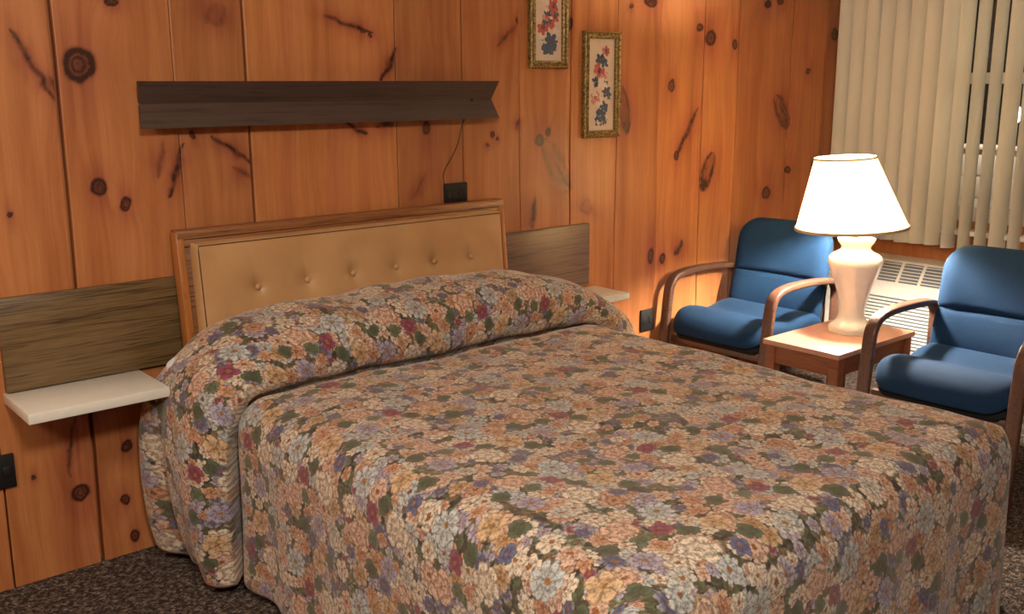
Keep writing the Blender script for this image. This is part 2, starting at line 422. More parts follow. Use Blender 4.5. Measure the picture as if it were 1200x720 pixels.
# headboard wall: knotty pine boards with open seams
SEAMS = [(.07, .004), (.36, .003), (.64,.006), (.907, .0135), (1.262, .0022), (1.506, .010), (2.095,.0045), (2.407,.0058), (2.70, .0025), (2.985,.006), (3.27, .003),
         (3.55, .0022), (3.871,.006), (4.13, .0032), (4.585,.007), (4.90, .003)]
KN = [  # kind, px, py, rx px, ry px  (knots as seen)
 ('k', 92, 76, 20, 22), ('k', 116, 219, 9, 10), ('k', 148, 239, 7, 8), ('k', 500, 150, 5, 8), ('k', 577, 157, 3, 4), ('k', 583, 163, 2, 2), ('k', 95, 578, 12, 10), ('k', 148, 523, 7, 7),
 ('k', 147, 586, 6, 6), ('k', 159, 628, 5, 8), ('k', 12, 252, 4, 5), ('k', 632, 165, 5, 8), ('k', 642, 155, 3, 5), ('k', 833, 45, 6, 9), ('k', 820, 33, 4, 5), ('k', 861, 52, 3, 6),
 ('k', 978, 40, 4, 8), ('k', 947, 83, 2.5, 4), ('k', 923, 199, 3.5, 5), ('k', 898, 226, 5, 7), ('k', 953, 192, 2, 3), ('k', 762, 300, 4, 9), ('k', 776, 303, 3.5, 7), ('k', 787, 101, 4, 8), ('k', 793, 183, 3, 6),
 ('k', 900, 5, 4, 5), ('k', 915, 1, 4, 5), ('k', 763, 3, 8, 6), ('k', 740, 8, 2, 3), ('k', 131, 2, 9, 4), ('k', 425, 36, 3, 3), ('k', 433, 41, 2.5, 2.5), ('k', 668, 28, 3, 9), ('k', 607, 24, 1.5, 5), ('k', 226, 158, 3, 4), ('k', 572, 171, 2,2), ('k', 40, 560, 3, 3)]
ST = [  # streaks: x1,y1,x2,y2,width,dark
 (12, 32, 62, 118, 6, .75), (55, 88, 63, 110, 5, .4), (213, 168, 198, 232, 6, .9), (246, 158, 296, 192, 5, .8), (272, 196, 296, 208, 6, .45), (378, 19, 437, 38, 4, .8), (466, 56, 446, 96, 5, .85), (404, 144, 432, 158, 4, .9), (440, 150, 462, 143, 5, .6),
 (609, 27, 590, 47, 2, .4), (598, 36, 583, 54, 3, .6), (608, 138, 606, 153, 3, .8), (636, 163, 668, 226, 11, .42), (650, 188, 668, 225, 3, .8), (627, 232, 623, 268, 6, .75), (86, 488, 82, 560, 4, .6), (110, 495, 95, 470, 9, .25), (728, 100, 735, 158, 7, .62),
 (908, 112, 924, 150, 8, .6), (914, 120, 922, 145, 3, .9), (836, 178, 823, 224, 8, .75), (818, 126, 792, 186, 5, .75), (806, 150, 800, 165, 3, .8), (800, 282, 790, 300, 6, .85), (186, 210, 190, 160, 5, .35), (690, 235, 684, 250, 8, .3),
 (260, 5, 245, 30, 10, .25), (500, 205, 480, 235, 3, .25)]
def vnoise(x, y, seed):
    rs = np.random.RandomState(seed); g = rs.rand(256, 256)
    xi = np.floor(x).astype(int); yi = np.floor(y).astype(int); fx = x-xi; fy = y-yi
    fx = fx*fx*(3-2*fx); fy = fy*fy*(3-2*fy)
    G = lambda a, b: g[a % 256, b % 256]
    return (G(xi, yi)*(1-fx)+G(xi+1, yi)*fx)*(1-fy)+(G(xi, yi+1)*(1-fx)+G(xi+1, yi+1)*fx)*fy
def build_pine_wall():
    xs = list(np.arange(XL, .55, .08))+list(np.arange(.55, 2.1, .0034))+list(np.arange(2.1, XB, .0055))+[XB]
    xs = [x for x in xs if all(abs(x-s) > w/2+.004 for s, w in SEAMS)]
    dep = {}
    for s, w in SEAMS:
        for dx, d in ((-w/2-.0035, 0), (-w/2, .0015), (-w/2+.0006, .035), (w/2-.0006, .035), (w/2, .0015), (w/2+.0035, 0)):
            xs.append(s+dx); dep[s+dx] = d
    xs = sorted(xs); zs = list(np.arange(0, 2.0, .0052))+list(np.linspace(2.0, ZC, 5))
    X, Z = np.meshgrid(np.array(xs), np.array(zs), indexing='ij')
    Yd = np.array([dep.get(x, 0.0) for x in xs])[:, None]*np.ones_like(Z)
    # seams wander a little
    shift = np.zeros_like(X)
    for s, w in SEAMS:
        near = np.exp(-((X-s)/.03)**2); shift += near*(vnoise(Z*2.5, np.full_like(Z, s*9), 3)-.5)*.010
    NX, NZ = X.shape
    wx = (vnoise(X*40, Z*30, 11)-.5)*.009+(vnoise(X*140, Z*140, 13)-.5)*.003; wz = (vnoise(X*40, Z*30, 12)-.5)*.012
    knot = np.zeros_like(X); tone = np.zeros_like(X); gx = np.zeros_like(X)
    for kind, px, py, rx, ry in KN:
        cx, cz = wall_at(px, py); rX = abs(wall_at(px+rx, py)[0]-wall_at(px-rx, py)[0])/2; rZ = abs(wall_at(px, py-ry)[1]-wall_at(px, py+ry)[1])/2
        dx = (X-cx+wx)/rX; dz = (Z-cz+wz)/rZ; r = np.sqrt(dx*dx+dz*dz)
        ring = np.exp(-((r-.78)/.20)**2)+.45*np.exp(-((r-.38)/.10)**2)*(rx > 6); core = np.clip(1.0-r, 0, 1)
        knot = np.maximum(knot, np.clip(1.0*ring+(.7 if rx > 6 else .95)*core, 0, 1))
        r2 = np.sqrt(dx*dx+(dz*.5)**2); tone = np.maximum(tone, np.exp(-(r2/1.9)**2))
        gx += (X-cx)*.9*np.exp(-(r2/2.2)**2)
    for x1, y1, x2, y2, w, dk in ST:
        a = np.array(wall_at(x1, y1)); b = np.array(wall_at(x2, y2)); d = b-a; L = np.hypot(*d); d /= L
        W = abs(wall_at(x1+w, y1)[0]-wall_at(x1, y1)[0])*.45+.0033*w*.3
        ux = X-a[0]+wx*1.5; uz = Z-a[1]+wz; s = (ux*d[0]+uz*d[1])/L; q = (-ux*d[1]+uz*d[0])/W
        env = np.clip(1-(2*s-1)**2, 0, 1)**.5*(s > 0)*(s < 1)
        v = np.exp(-(q/np.maximum(env, .05))**2*1.6)*(env > 0)
        dk = min(1, dk*1.3)
        if w >= 7: v = np.clip(.95*np.exp(-((np.abs(q)/(1.15*np.maximum(env, .05))-1)/.30)**2)+.38*(np.abs(q) < env*1.15)+.8*np.exp(-((s-.85)/.14)**2)*(np.abs(q) < env), 0, 1)*(env > 0)
        knot = np.maximum(knot, dk*v*(.55+.6*vnoise(X*90, Z*60, 21)))
        sq = (s-.5)*2; tone = np.maximum(tone, 1.0*np.exp(-((q/3.4)**2+(sq/1.3)**2)))
    bd = np.searchsorted([s for s, _ in SEAMS], X.ravel()).reshape(X.shape)
    rb = np.random.RandomState(4).rand(40); bid = rb[bd]
    tone = np.clip(tone*.9+.75*vnoise(X*3+bid*9, Z*1.5, 31)*vnoise(X*11+wx*30, Z*1.1, 33)+.18*np.clip((X-2.5)/2, 0, 1), 0, 1)
    gx = gx + bid*7.3
    co = np.stack([X+shift, Yd, Z], -1).reshape(-1, 3)
    i = np.arange(NX-1)[:, None]*NZ+np.arange(NZ-1)[None, :]
    quads = np.stack([i, i+NZ, i+NZ+1, i+1], -1).reshape(-1, 4)
    me = bpy.data.meshes.new('wall_back')
    nv = len(co); verts = co
    # a solid back so that the wall has thickness
    extra = np.array([[XL, .1, 0], [XB, .1, 0], [XB, .1, ZC], [XL, .1, ZC]]); verts = np.vstack([co, extra])
    faces = quads.tolist()+[[nv+1, nv, nv+3, nv+2], [0*NZ, (NZ-1), nv+3, nv]][:1]
    me.from_pydata(verts.tolist(), [], faces)
    pc = np.zeros((len(verts), 4), np.float32); pc[:, 3] = 1
    pc[:nv, 0] = knot.ravel(); pc[:nv, 1] = tone.ravel(); pc[:nv, 2] = bid.ravel()
    at = me.attributes.new('pine', 'FLOAT_COLOR', 'POINT'); at.data.foreach_set('color', pc.ravel())
    gv = np.zeros((len(verts), 3), np.float32); gv[:nv, 0] = gx.ravel()
    at = me.attributes.new('grain', 'FLOAT_VECTOR', 'POINT'); at.data.foreach_set('vector', gv.ravel())
    me.materials.append(MAT['pine']); me.update()
    o = bpy.data.objects.new('wall_back', me); C.objects.link(o); struct(o)
build_pine_wall()

# window wall with an opening
WY0, WY1, WZ0, WZ1 = -.58, -1.75, .80, 2.06
bm = bmesh.new()
box(bm, (XB, WY0, 0), (XB+.12, .1, ZC)); box(bm, (XB, YF, 0), (XB+.12, WY1, ZC))
box(bm, (XB, WY1, 0), (XB+.12, WY0, WZ0)); box(bm, (XB, WY1, WZ1), (XB+.12, WY0, ZC))
struct(link('wall_right', bm, MAT['pine_plain']))
bm = bmesh.new()
t_ = .045
for (lo, hi) in (((XB+.02, WY1, WZ0), (XB+.09, WY1+t_, WZ1)), ((XB+.02, WY0-t_, WZ0), (XB+.09, WY0, WZ1)), ((XB+.02, WY1, WZ0), (XB+.09, WY0, WZ0+.075)), ((XB+.02, WY1, WZ1-t_), (XB+.09, WY0, WZ1)),
                 ((XB+.015, WY1, 1.500), (XB+.075, WY0, 1.555))):
    box(bm, lo, hi, .004)
win = struct(link('window_1', bm, MAT['whitepaint']))
g = link('glass', B((XB+.05, WY1+t_, WZ0+.07), (XB+.054, WY0-t_, WZ1-t_)), MAT['glass'], win)
struct(link('trim_1', B((XB-.018, WY1-.08, .645), (XB, WY0+.12, .735), .003), MAT['pine_plain']))
struct(link('trim_2', B((XB-.07, WY1-.04, .735), (XB+.02, WY0+.04, .762), .004), MAT['whitepaint']))

# outside: ground, pale low wall and a porch lamp
struct(link('ground', B((XB+.12, -6, -.3), (14, 5, -.2)), MAT['ground']))
bm = bmesh.new(); box(bm, (6.6, -3.2, -.2), (6.72, 1.6, 1.08), .005)
for k in range(8): box(bm, (6.585, -3.2, -.1+k*.145), (6.602, 1.6, -.1+k*.145+.13), .003)
box(bm, (6.56, -3.22, 1.08), (6.76, 1.62, 1.105), .005)
tag(link('porch_wall', bm, MAT['outwall']), 'low cream boarded wall lit up outside behind the window blinds', 'wall')
pl = thing('porch_lamp', 'small glowing white lamp seen outside through the blinds', 'lamp', (6.66, -.27, 1.105))
bm = bmesh.new(); lathe(bm, [(.001, .13)]+[(.058*math.sin(a), .20-.075*math.cos(a)) for a in np.linspace(.2, PI-.1, 14)]+[(.001, .276)], 24, cap=False); link('lamp_globe', bm, MAT['globe'], pl)
bm = bmesh.new(); lathe(bm, [(.05, 0), (.05, .015), (.02, .02), (.018, .12), (.035, .135)], 20); link('lamp_base', bm, MAT['black'], pl)

# ------------------------------------------------------------------ vertical blinds
vb = thing('vertical_blind', 'cream vertical slat blind hanging over the window behind the table lamp', 'blind', (5.03, 0, .67))
link('headrail', B((-.03, -1.95, 1.46), (.03, .0, 1.51), .004), MAT['whitepaint'], vb)
phis = [32, 36, 34, 38, 36, 34, 40, 52, 64, 72, 74, 52, 70, 72, 45, 60, 50, 40, 35, 35, 30, 30, 30]
for i in range(23):
    yc = -.045-.083*i; ph = R(phis[i]); L = .089
    bm = bmesh.new(); rings = []
    prof = [(-.5+k/8) for k in range(9)]
    for z in [0, .3, .7, 1.1, 1.45]:
        tw = ph+R(rng.uniform(-1.0, 1.0)) if z else ph
        zz = z+(0.003*math.sin(i*2.1) if z == 0 else 0)
        f, b = [], []
        for s in prof:
            bow = .015*(1-4*s*s)
            sx, sy = -math.sin(tw), math.cos(tw); nx, ny = -math.cos(tw), -math.sin(tw)
            f.append(bm.verts.new((sx*s*L+nx*bow, yc+sy*s*L+ny*bow, zz))); b.append(bm.verts.new((sx*s*L+nx*(bow-.0012), yc+sy*s*L+ny*(bow-.0012), zz)))
        rings.append(f+b[::-1])
    for r0, r1 in zip(rings, rings[1:]):
        for k in range(18): bm.faces.new((r0[k], r0[(k+1) % 18], r1[(k+1) % 18], r1[k]))
    bm.faces.new(rings[0]); bm.faces.new(rings[-1])
    link('slat', bm, MAT['slat'], vb)

# ------------------------------------------------------------------ headboard wall fittings
def panel_board(name, x0, x1, z0, z1, mat, label):
    o = tag(link(name, B((x0, -.022, z0), (x1, -.0005, z1), .0015), mat), label, 'panel'); return o
panel_board('wall_panel', .675, 1.245, .622, .905, MAT['lam'], 'grey-brown woodgrain board on the wall left of the headboard, above the white shelf')
panel_board('wall_panel', 2.45, 3.09, .63, .905, MAT['lam_r'], 'grey-brown woodgrain board on the wall right of the headboard, nearer the blue chairs')
tag(link('wall_shelf', B((.668, -.262, .588), (1.068, -.0005, .618), .002), MAT['white']), 'white floating bedside shelf left of the bed', 'shelf')
tag(link('wall_shelf', B((2.72, -.215, .585), (3.148, -.0005, .612), .002), MAT['white']), 'white floating bedside shelf right of the bed, mostly hidden by the bolster', 'shelf')

# headboard, leaning back on the wall
hb = thing('headboard', 'tan vinyl button-tufted headboard in an oak frame behind the bed', 'headboard')
TILT = R(5.2); PZ = 1.056
def hbmap(x, d, z):   # d = distance in front of the back face, z = height; leaning about the top edge
    dz = z-PZ
    return (x, -.026+(-d)*math.cos(TILT)+dz*math.sin(TILT), PZ+dz*math.cos(TILT)-d*math.sin(TILT)*0)
def deform(bm, fn):
    for v in bm.verts: v.co = Vector(fn(*v.co))
    return bm
HX0, HX1, HT = 1.200, 2.545, .045
HZ0 = .58
bm = B((HX0, 0, HZ0), (HX1, HT-.012, PZ), .002); deform(bm, hbmap); link('back_panel', bm, MAT['oak'], hb)
bm = bmesh.new(); box(bm, (HX0, .0, PZ-.026), (HX1, HT+.004, PZ+.002), .003)
box(bm, (HX0+.012, HT-.01, PZ-.05), (HX1-.012, HT, PZ-.028), .002); deform(bm, hbmap); link('top_rail', bm, MAT['oak'], hb)
for x0, x1 in ((HX0-.003, HX0+.022), (HX1-.024, HX1+.003)):
    bm = B((x0, 0, HZ0), (x1, HT+.003, PZ-.003), .003); deform(bm, hbmap); link('side_rail', bm, MAT['oakz'], hb)
# upholstered pad, dimpled at each button
px0, px1, pz0, pz1 = 1.242, 2.508, .60, 1.018
BT = [1.446, 1.630, 1.813, 1.995, 2.170, 2.346]; BZ = .853
bm = bmesh.new(); nx, nz = 260, 110; T = .052; grid = {}
for i in range(nx+1):
    for j in range(nz+1):
        u = i/nx; v = j/nz; x = px0+(px1-px0)*u; z = pz0+(pz1-pz0)*v
        d = min(x-px0, px1-x, z-pz0, pz1-z); e = math.sqrt(max(0, 1-(1-min(d/.010, 1))**2))
        h = T*(.86*e+.14*min(1, d/.12)**.8) if d > 0 else 0
        for b in BT:
            rr = math.hypot(x-b, z-BZ); h -= .014*math.exp(-(rr/.024)**1.3)+.014*math.exp(-(rr/.080)**2)
            # soft creases running from the buttons
            cr = abs((x-b)*.94+(z-BZ)*.18); h -= .0022*math.exp(-(cr/.012)**2)*math.exp(-abs(z-BZ)/.08)
        grid[i, j] = bm.verts.new(hbmap(x, HT-.008+max(h, 0), z))
for i in range(nx):
    for j in range(nz): bm.faces.new((grid[i, j], grid[i+1, j], grid[i+1, j+1], grid[i, j+1]))
pad = link('upholstered_pad', bm, MAT['vinyl'], hb, angle=70)
pip = [(px0+.006, pz0), (px0+.006, pz1-.006), (px1-.006, pz1-.006), (px1-.006, pz0)]
pts = []
for (a, b), (c, d) in zip(pip, pip[1:]):
    for k in range(20): pts.append((a+(c-a)*k/20, b+(d-b)*k/20))
pts.append(pip[-1])
bm = bmesh.new(); tube(bm, [hbmap(x+(.004 if x < 1.5 else -.004), HT-.008+T*.86, z-.003) for x, z in pts], .0022, 6); link('piping', bm, MAT['piping'], pad)
for b in BT:
    bm = bmesh.new(); bmesh.ops.create_uvsphere(bm, u_segments=16, v_segments=10, radius=.0105)
    c = hbmap(b, HT-.008+T-.016, BZ)
    for v in bm.verts: v.co = Vector((c[0]+v.co.x, c[1]+v.co.y*.6, c[2]+v.co.z))
    link('button', bm, MAT['vinyl'], pad)

# dark ledge above the bed : V-section with a mitred right end
lg = thing('wall_ledge', 'long dark brown wooden V-shaped ledge fixed on the wall above the headboard', 'ledge', (0, 0, 0))
def ledge_face(name, z_out, z_in):
    bm = bmesh.new(); yo, yi = -.075, -.018; t = .014
    s = 1 if z_out > z_in else -1
    def xr(Y, px, py): return wall_at(px, py, Y)[0]
    xl = wall_at(162, 95, yo)[0]; xli = wall_at(163.5, 120, yi)[0]; xr_o = wall_at(585, 95, yo)[0]; xr_i = wall_at(575.5, 116, yi)[0]
    v = []
    for y, z in ((yo, z_out), (yi, z_in), (yi+.010, z_in+s*.004), (yo+t, z_out)):
        pass
    sec = [(yo, z_out), (yi, z_in), (yi+t, z_in+s*.006), (yo+t*1.1, z_out)]
    L_ = [xl, xli, xli, xl]; R_ = [xr_o, xr_i, xr_i, xr_o]
    a = [bm.verts.new((L_[k], sec[k][0], sec[k][1])) for k in range(4)]; b = [bm.verts.new((R_[k], sec[k][0], sec[k][1])) for k in range(4)]
    bm.faces.new(a); bm.faces.new(b[::-1])
    for k in range(4): bm.faces.new((a[k], a[(k+1) % 4], b[(k+1) % 4], b[k]))
    return link(name, bm, MAT['ledge'], lg)
zt = wall_at(370, 95, -.075)[1]; zb = wall_at(370, 145, -.075)[1]; zm = wall_at(370, 119, -.018)[1]
ledge_face('upper_board', zt, zm); ledge_face('lower_board', zb, zm)
link('mounting_strip', B((1.25, -.010, zm-.03), (2.5, -.0005, zm+.03), .001), MAT['ledge'], lg)
bm = bmesh.new(); sx, sz = wall_at(553, 117, -.03); bmesh.ops.create_uvsphere(bm, u_segments=12, v_segments=8, radius=.006)
for v in bm.verts: v.co += Vector((sx, -.03, sz))
link('switch', bm, MAT['black'], lg)

# outlets and the cord
def outlet(cx, cz, w, h, label, slots=True):
    t = thing('wall_outlet', label, 'outlet', (cx, 0, cz))
    link('cover_plate', B((-w/2, -.012, -h/2), (w/2, -.0005, h/2), .003), MAT['black'], t)
    for s in (-1, 1):
        f = link('socket', B((s*w*.24-.013, -.015, -.017), (s*w*.24+.013, -.011, .017), .003), MAT['black'], t)
    return t
outlet(2.358, 1.088, .112, .085, 'black outlet plate just above the headboard, where the thin cord ends')
outlet(3.50, .397, .09, .105, 'black wall outlet beside the far blue chair, behind its arm')
outlet(.63, .380, .09, .105, 'black wall outlet low on the wall below the left shelf, cut by the photo edge')
cp = [wall_at(x, y, -.012) for x, y in ((541, 139), (540.5, 152), (537, 168), (531, 182), (523, 196), (520, 206), (521, 216))]
cpts = catmull([(a, -.010 if k else -.03, b) for k, (a, b) in enumerate(cp)], 6)
bm = bmesh.new(); tube(bm, cpts, .0022, 6); tag(link('power_cord', bm, MAT['cord']), 'thin brown cord hanging from the dark ledge to the outlet above the headboard', 'cord')

# framed flower pictures
def picture(x0, x1, z0, z1, label, seed, blooms):
    cx = (x0+x1)/2; t = thing('framed_picture', label, 'picture', (cx, 0, z0), group='floral pictures on the pine wall')
    w, h = (x1-x0)/2, z1-z0; fw = .030
    bm = bmesh.new()
    def ring(a, ya, b, yb):
        A = [(-w+a, ya, a), (w-a, ya, a), (w-a, ya, h-a), (-w+a, ya, h-a)]; Bq = [(-w+b, yb, b), (w-b, yb, b), (w-b, yb, h-b), (-w+b, yb, h-b)]
        va = [bm.verts.new(p) for p in A]; vb_ = [bm.verts.new(p) for p in Bq]
        for k in range(4): bm.faces.new((va[k], va[(k+1) % 4], vb_[(k+1) % 4], vb_[k]))
    prof = [(0, -.001), (0, -.020), (.005, -.026), (.010, -.021), (.018, -.019), (.024, -.023), (fw, -.018), (fw, -.005)]
    for (a, ya), (b, yb) in zip(prof, prof[1:]): ring(a, ya, b, yb)
    bmesh.ops.remove_doubles(bm, verts=bm.verts[:], dist=1e-5)
    link('frame', bm, MAT['gold'], t, angle=30)
    rs = random.Random(seed)
    blooms = [(a, b, c*1.3, d) for a, b, c, d in blooms]+[(min(.85, max(.15, a+rs.uniform(-.16, .16))), b+rs.uniform(-.03, .03), c*.7, rs.choice('gbpw'+d)) for a, b, c, d in blooms]
    bm = bmesh.new(); box(bm, (-w+fw-.002, -.008, fw-.002), (w-fw+.002, -.001, h-fw+.002))
    def petals(x, z, r, n, mi, y):
        for k in range(n):
            a = 2*PI*k/n+rs.random(); c = (x+math.cos(a)*r*.55, z+math.sin(a)*r*.55)
            pts = []
            for q in range(8):
                th = 2*PI*q/8; lx, lz = r*.5*math.cos(th), r*.33*math.sin(th)
                pts.append((c[0]+lx*math.cos(a)-lz*math.sin(a), y-.0002*k, c[1]+lx*math.sin(a)+lz*math.cos(a)))
            f = bm.faces.new([bm.verts.new(p) for p in pts]); f.material_index = mi
    for fx, fz, r, kind in blooms:
        mi = {'r': 1, 'p': 2, 'b': 3, 'g': 4, 'w': 5}[kind]
        petals((fx-.5)*2*(w-fw), fz*h, r, 6 if kind in 'rpw' else 5, mi, -.0086-.0006*rs.random())
        if kind in 'rp': petals((fx-.5)*2*(w-fw), fz*h, r*.4, 4, 1 if kind == 'p' else 3, -.0102)
    link('flower_print', bm, [MAT['mat'], MAT['f_red'], MAT['f_pink'], MAT['f_blue'], MAT['f_leaf'], MAT['f_white']], t, smooth=False)
p1a = wall_at(681, 99); p1b = wall_at(722, 99)
picture(3.050, 3.272, 1.278, 1.728, 'gold-framed tall flower picture hanging lower, right of the other one', 3,
        [(.66, .82, .018, 'r'), (.45, .74, .022, 'b'), (.62, .70, .018, 'b'), (.42, .64, .026, 'r'), (.6, .60, .018, 'p'), (.28, .53, .018, 'b'), (.55, .52, .024, 'w'), (.7, .44, .022, 'b'), (.80, .40, .014, 'g'),
         (.28, .38, .024, 'p'), (.45, .34, .016, 'w'), (.6, .29, .022, 'b'), (.5, .21, .026, 'b'), (.42, .16, .02, 'b'), (.62, .17, .018, 'g')])
picture(2.742, 2.952, 1.572, 2.02, 'gold-framed tall flower picture hanging higher, cut by the top photo edge', 5,
        [(.3, .36, .024, 'r'), (.55, .42, .026, 'r'), (.75, .46, .02, 'r'), (.5, .50, .018, 'b'), (.7, .56, .024, 'r'), (.42, .62, .02, 'w'), (.6, .66, .022, 'r'), (.8, .33, .014, 'w'), (.25, .28, .012, 'w'),
         (.6, .26, .026, 'b'), (.5, .2, .028, 'b'), (.4, .17, .018, 'b'), (.62, .17, .018, 'g'), (.45, .45, .02, 'p'), (.4, .75, .02, 'r')])

# ------------------------------------------------------------------ bed
bed = thing('bed', 'double bed with mattress, under the floral bedspread', 'bed', (1.93, -.15, 0))
link('box_spring', B((-.68, -1.84, .16), (.74, -.03, .36), .02), MAT['blackfab'], bed)
link('mattress', B((-.70, -1.86, .36), (.76, -.03, .575), .05, 4), MAT['quilt'], bed)
for sx in (-.60, .66):
    for sy in (-1.75, -.1): link('leg', B((sx-.025, sy-.025, 0), (sx+.025, sy+.025, .16), .004), MAT['black'], bed)
def pillow_map(u, v, t): return (1.29+u*1.0, -.25+v, .655+t+.03*abs(u)/.22*abs(v)/.15*0)
tag(link('pillow', inflated(.215, .13, (.05, .05, .05, .05), .11, .10, lambda u, v, t: (1.322+u+.02*abs(v)/.15*(1 if u > 0 else -1), -.225+v*.6, .655+t), 12), MAT['linen']), 'white pillow whose corner peeks out at the left end of the floral bolster', 'pillow')

def make_bedspread():
    A0 = 1.955
    body = [(1.165, .035), (1.170, .20), (1.172, .36), (1.174, .48), (1.190, .553), (1.240, .592), (1.32, .603), (1.60, .606), (A0, .607), (2.3, .606), (2.55, .603), (2.645, .592), (2.70, .553), (2.722, .48), (2.728, .36), (2.735, .20), (2.74, .035)]
    bol = [(1.075, .035), (1.045, .15), (1.028, .30), (1.030, .45), (1.062, .58), (1.125, .69), (1.245, .768), (1.45, .802), (1.85, .818), (2.30, .808), (2.50, .785), (2.68, .735), (2.84, .660), (2.96, .56), (3.02, .44), (3.035, .30), (3.04, .16), (3.04, .035)]
    def arc(poly):
        p = np.array(catmull(poly, 12)); d = np.r_[0, np.cumsum(np.hypot(*np.diff(p, axis=0).T))]
        # arc length measured from the middle of the bed
        i = np.argmin(np.abs(p[:, 0]-A0)+(p[:, 1] < .5)*9); return p, d-d[i]
    bp, bd_ = arc(body); lp, ld = arc(bol)
    NA = 300
    tt = np.linspace(-1, 1, NA)
    a_body = np.where(tt < 0, -tt*bd_[0], tt*bd_[-1]); a_bol = np.where(tt < 0, -tt*ld[0], tt*ld[-1])
    BX, BZ_ = np.interp(a_body, bd_, bp[:, 0]), np.interp(a_body, bd_, bp[:, 1])
    LX, LZ = np.interp(a_bol, ld, lp[:, 0]), np.interp(a_bol, ld, lp[:, 1])
    sideL = np.clip((1.26-BX)/.08, 0, 1); downf = np.clip((.6-BZ_)/.55, 0, 1)   # how far down the side
    side = np.where(tt < 0, -1, 1)*np.clip((.6-BZ_)/.12, 0, 1)
    # rows: y, w
    rows = catmull([(-.170, .42), (-.150, .60), (-.152, .76), (-.175, .92), (-.235, 1.0), (-.30, .99), (-.37, .94), (-.435, .82), (-.478, .57), (-.490, .30), (-.478, .11), (-.445, .0), (-.428, -.12), (-.440, -.20), (-.466, -.15), (-.488, -.05), (-.53, .0), (-.58, 0)], 7)
    rows = np.array(rows); ss = np.r_[0, np.cumsum(np.hypot(rows[1:, 0]-rows[:-1, 0], (rows[1:, 1]-rows[:-1, 1])*.21))]
    verts = []; uvs = []; nocr = []
    YFOOT = -2.075; Rr = .095
    def put_row(y, w, b, crease=0.0, foot=None, bolster=False):
        for k in range(NA):
            x = BX[k]*(1-w)+LX[k]*w; z = BZ_[k]*(1-w)+LZ[k]*w
            a = a_bol[k] if bolster else a_body[k]; yy = y
            s = side[k]; dn = downf[k]
            top = 1-min(1, abs(s))
            # crease pulls in the side cloth
            x_uv = x; x -= s*crease*.09
            yy += abs(s)*crease*.12*(.3+.7*min(1, dn*3))+min(1, abs(s))*max(0, y+.26)*1.0
            if x > A0: x += .11*math.exp(-((y+1.99)/.10)**2)*min(1, max(0, dn-.05)*5)*math.exp(-((foot or 0)/.13)**2)
            # the bolster rows straighten out on the drapes
            if w != 0 or crease:
                yv = y; 
            # side folds
            if s:
                amp = .010*dn+.018*dn*max(w, 0)
                x += s*amp*math.sin(b*21+1.3*s+.8*math.sin(b*7))
                if w > 0: x += s*(-.030)*math.exp(-((y+.235)/.022)**2)*min(1, dn*2)
                z += .006*math.sin(b*9+2)*dn*(1-dn)
            # cloth undulation on top
            z += top*(.0035*math.sin(x*7+y*5)+.003*math.sin(x*13-y*9+1)+.0018*math.sin(x*31+y*23))
            if w > .5: z += top*(.006*math.sin(x*17+1.0)*math.sin(x*5)) 
            if foot is not None:
                # foot overhang: arc then drop
                sb = foot; sa = 0.0
                ang = sb/Rr
                if ang < PI/2: o_, dwn = Rr*math.sin(ang), Rr*(1-math.cos(ang))
                else: o_, dwn = Rr, Rr+(sb-Rr*PI/2)
                dk = min(1, dwn/.57)
                if abs(s) > 0 or dn > 0:   # rounded corner: the side of the cloth turns round the post
                    cur = (.607-z)
                    z = min(z, .607-dwn)
                else: z = z-dwn
                # plan rounding of corners
                xin = .11
                ex = max(0, (x-(BX[-1]-xin-.02)) if x > A0 else ((BX[0]+xin+.02)-x))/xin
                yy = YFOOT+Rr-o_+ .0
                if ex > 0: yy += min(1.0, ex)**2.4*.10*min(1, ang/1.2)
                yy -= .012*dk*math.sin(x*23+.6*math.sin(x*9))+.02*dk
                z = max(z, .03)
            verts.append((x, yy, z)); uvs.append((a, b)); nocr.append((x_uv, y, z))
    nrow = 0; RC = int(np.argmin(rows[:, 1]))
    for (y, w), s_ in zip(rows, ss):
        cr = min(1, max(0, (.30-w)/.15)) if nrow <= RC else (1.0 if y > -.466 else 0.0)
        put_row(y, w, s_, cr, None, nrow <= RC); nrow += 1
    b0 = ss[-1]; ys = np.linspace(-.58, YFOOT+Rr, 150)[1:]
    for y in ys: put_row(y, 0, b0+(-.58-y)); nrow += 1
    b1 = b0+(-.58-ys[-1]); total = Rr*PI/2+.607-Rr-.035
    for f in np.linspace(0, total, 64)[1:]: put_row(ys[-1], 0, b1+f, 0, f); nrow += 1
    V = np.array(nocr).reshape(nrow, NA, 3); U = np.array(uvs).reshape(nrow, NA, 2)
    rc = RC
    seg = np.sqrt(((V[1:rc+1]-V[:rc])**2).sum(-1)); seg = (seg+np.roll(seg, 1, 1)+np.roll(seg, -1, 1))/3
    back = np.zeros((rc+1, NA)); back[:rc] = np.cumsum(seg[::-1], 0)[::-1]
    bref = U[rc, :, 1]; bref = np.full(NA, bref[NA//2])
    for r_ in range(rc+1): U[r_, :, 1] = bref-back[r_]
    for r_ in range(rc+1, len(rows)): U[r_, :, 1] = bref+(ss[r_]-ss[rc])
    uvs = U.reshape(-1, 2)
    me = bpy.data.meshes.new('bedspread')
    i = np.arange(nrow-1)[:, None]*NA+np.arange(NA-1)[None, :]
    faces = np.stack([i, i+1, i+NA+1, i+NA], -1).reshape(-1, 4)
    me.from_pydata(verts, [], faces.tolist())
    uvl = me.uv_layers.new(name='cloth'); li = np.zeros(len(me.loops), np.int32); me.loops.foreach_get('vertex_index', li)
    uvl.data.foreach_set('uv', np.array(uvs, np.float32)[li].ravel())
    me.materials.append(MAT['floral']); me.shade_smooth()
    o = bpy.data.objects.new('bedspread', me); C.objects.link(o)
